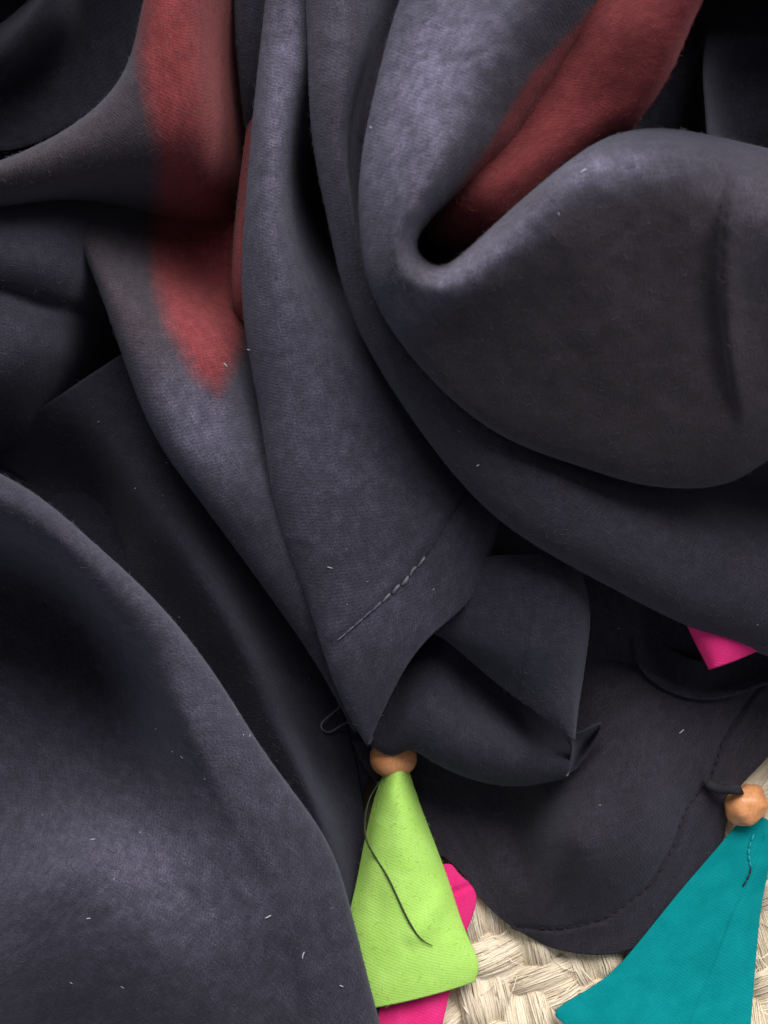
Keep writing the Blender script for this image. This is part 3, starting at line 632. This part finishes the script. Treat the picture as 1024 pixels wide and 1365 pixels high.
for i, (x, y) in enumerate(lint_spots):
    spot = drop(x, y, 0.4); where = WHERE.get(last_hit(), 'a dark fold')
    o = bpy.data.objects.new('lint_speck', lm[i % 4]); C.objects.link(o); o.location = at(spot); o.rotation_euler = (0, 0, random.uniform(0, 6.28))
    s_ = random.choice((0.25, 0.3, 0.4, 0.5, 0.75)); s_ = 0.95 if (x, y) in ((357, 1222), (404, 1274), (778, 228), (908, 975)) else s_
    o.scale = (s_, s_, s_); tag(o, 'tiny pale lint speck caught on '+where, 'lint', 'lint specks on '+where)
    if (x, y) in OWN: o['label'] = OWN[(x, y)]

# ------------------------------------------------------------------ braided jute rug
rug = empty('jute_rug', (0, 0, 0)); tag(rug, 'cream braided jute rug showing beneath the dark cloth and tassels', 'rug')
bk = [(-500, -500, -54), (1600, -500, -54), (1600, 1900, -54), (-500, 1900, -54)]
tops = [at(p) for p in bk]; bots = [(p[0], p[1], -66*S) for p in tops]
link_mesh('backing', tops+bots, [(0, 3, 2, 1), (4, 5, 6, 7), (0, 1, 5, 4), (1, 2, 6, 5), (2, 3, 7, 6), (3, 0, 4, 7)], M_BACK, rug, smooth=False)
def lobe_mesh(seedv, L=165, Wd=104, H=52, nf=420):
    r = random.Random(seedv); vs, fs, tint = [], [], []
    def add_tube(path, rad, c):
        b = len(vs); n = len(path)
        for i, (x, y, z) in enumerate(path):
            e = i/(n-1); rr = rad*(0.5+0.5*math.sin(math.pi*min(1, max(0, e*0.96+0.02))))
            for k in range(4):
                g_ = math.pi/2*k+0.4; vs.append((x*S, (y+math.cos(g_)*rr)*S, (z+math.sin(g_)*rr)*S)); tint.append(c)
        for i in range(n-1):
            for k in range(4): fs.append((b+i*4+k, b+(i+1)*4+k, b+(i+1)*4+(k+1) % 4, b+i*4+(k+1) % 4))
    def prof(t_): return max(0.0, 1-abs(t_)**2.6)**0.6
    # body
    b0 = len(vs); nt, na = 16, 14
    for i in range(nt+1):
        t_ = -1+2*i/nt; w_ = 0.25+0.75*prof(t_)
        for j in range(na):
            g_ = 2*math.pi*j/na; vs.append((t_*L/2*S, math.cos(g_)*Wd/2*0.93*w_*S, (math.sin(g_)*H*0.9*w_-24*t_*t_)*S)); tint.append(0.62)
    for i in range(nt):
        for j in range(na): fs.append((b0+i*na+j, b0+(i+1)*na+j, b0+(i+1)*na+(j+1) % na, b0+i*na+(j+1) % na))
    clump = [r.uniform(0.2, 0.95) for _ in range(12)]
    for q in range(nf):
        g0 = r.uniform(-0.15, math.pi+0.15); tw = r.uniform(-0.12, 0.12); sp = r.uniform(0.96, 1.015); path = []
        t0, t1 = -1+r.uniform(0, 0.15), 1-r.uniform(0, 0.15)
        for i in range(10):
            t_ = t0+(t1-t0)*i/9; w_ = 0.25+0.75*prof(t_); g_ = g0+tw*t_+0.025*math.sin(3*t_+q)
            gr = 1+0.10*math.sin(g0*6+seedv)
            path.append((t_*L/2, math.cos(g_)*Wd/2*w_*sp*gr, math.sin(g_)*H*w_*sp*gr-24*t_*t_))
        add_tube(path, r.uniform(0.45, 0.95), min(1, max(0, clump[int(max(0, min(11, g0/math.pi*12)))]*0.75+r.uniform(0, 0.30))))
    for q in range(3):                       # a stray fibre
        x0, y0 = r.uniform(-L/3, L/3), r.uniform(-Wd/3, Wd/3); a = r.uniform(0, 6.28); ln = r.uniform(25, 50)
        add_tube([(x0+math.cos(a)*ln*e, y0+math.sin(a)*ln*e, H*(1.05-0.5*abs(e-0.5))) for e in (0, .25, .5, .75, 1)], 0.9, 0.95)
    me = bpy.data.meshes.new('braid_strand'); me.from_pydata(vs, [], fs); me.update(); me.polygons.foreach_set('use_smooth', [True]*len(me.polygons))
    ca = me.color_attributes.new('tint', 'FLOAT_COLOR', 'POINT'); ca.data.foreach_set('color', np.array([(c, c, c, 1) for c in tint]).ravel())
    me.materials.append(M_JUTE); return me
lobes = [lobe_mesh(11+k) for k in range(6)]
def lobe(x, y, z, ang, k, sx=1.0, sy=1.0):
    o = bpy.data.objects.new('braid_strand', lobes[k % 6]); C.objects.link(o); o.parent = rug; o.location = at((x, y, z))
    o.rotation_euler = (random.uniform(-.08, .08), random.uniform(-.10, .10), math.radians(ang)); o.scale = (sx, sy, 1)
ax = math.radians(-22); k = 0          # braid rows run down to the right a little
for row in range(-3, 5):
    for stp in range(-8, 10):
        for half in (0, 1):
            u_ = stp*84 + half*42 + row*23; v_ = row*150 + (-36 if half else 36)
            x = 700+u_*math.cos(ax)+v_*math.sin(-ax); y = 1320-(u_*math.sin(ax))+v_*math.cos(ax)
            if x < 540 or x > 1260 or y < 960 or y > 1640: continue
            if x < 880 and y < 1150: continue
            lobe(x, y, -52+random.uniform(-3, 3), -22+(48 if half else -52)+random.uniform(-7, 7)+0, k, random.uniform(0.86, 1.02), random.uniform(0.92, 1.1)); k += 1
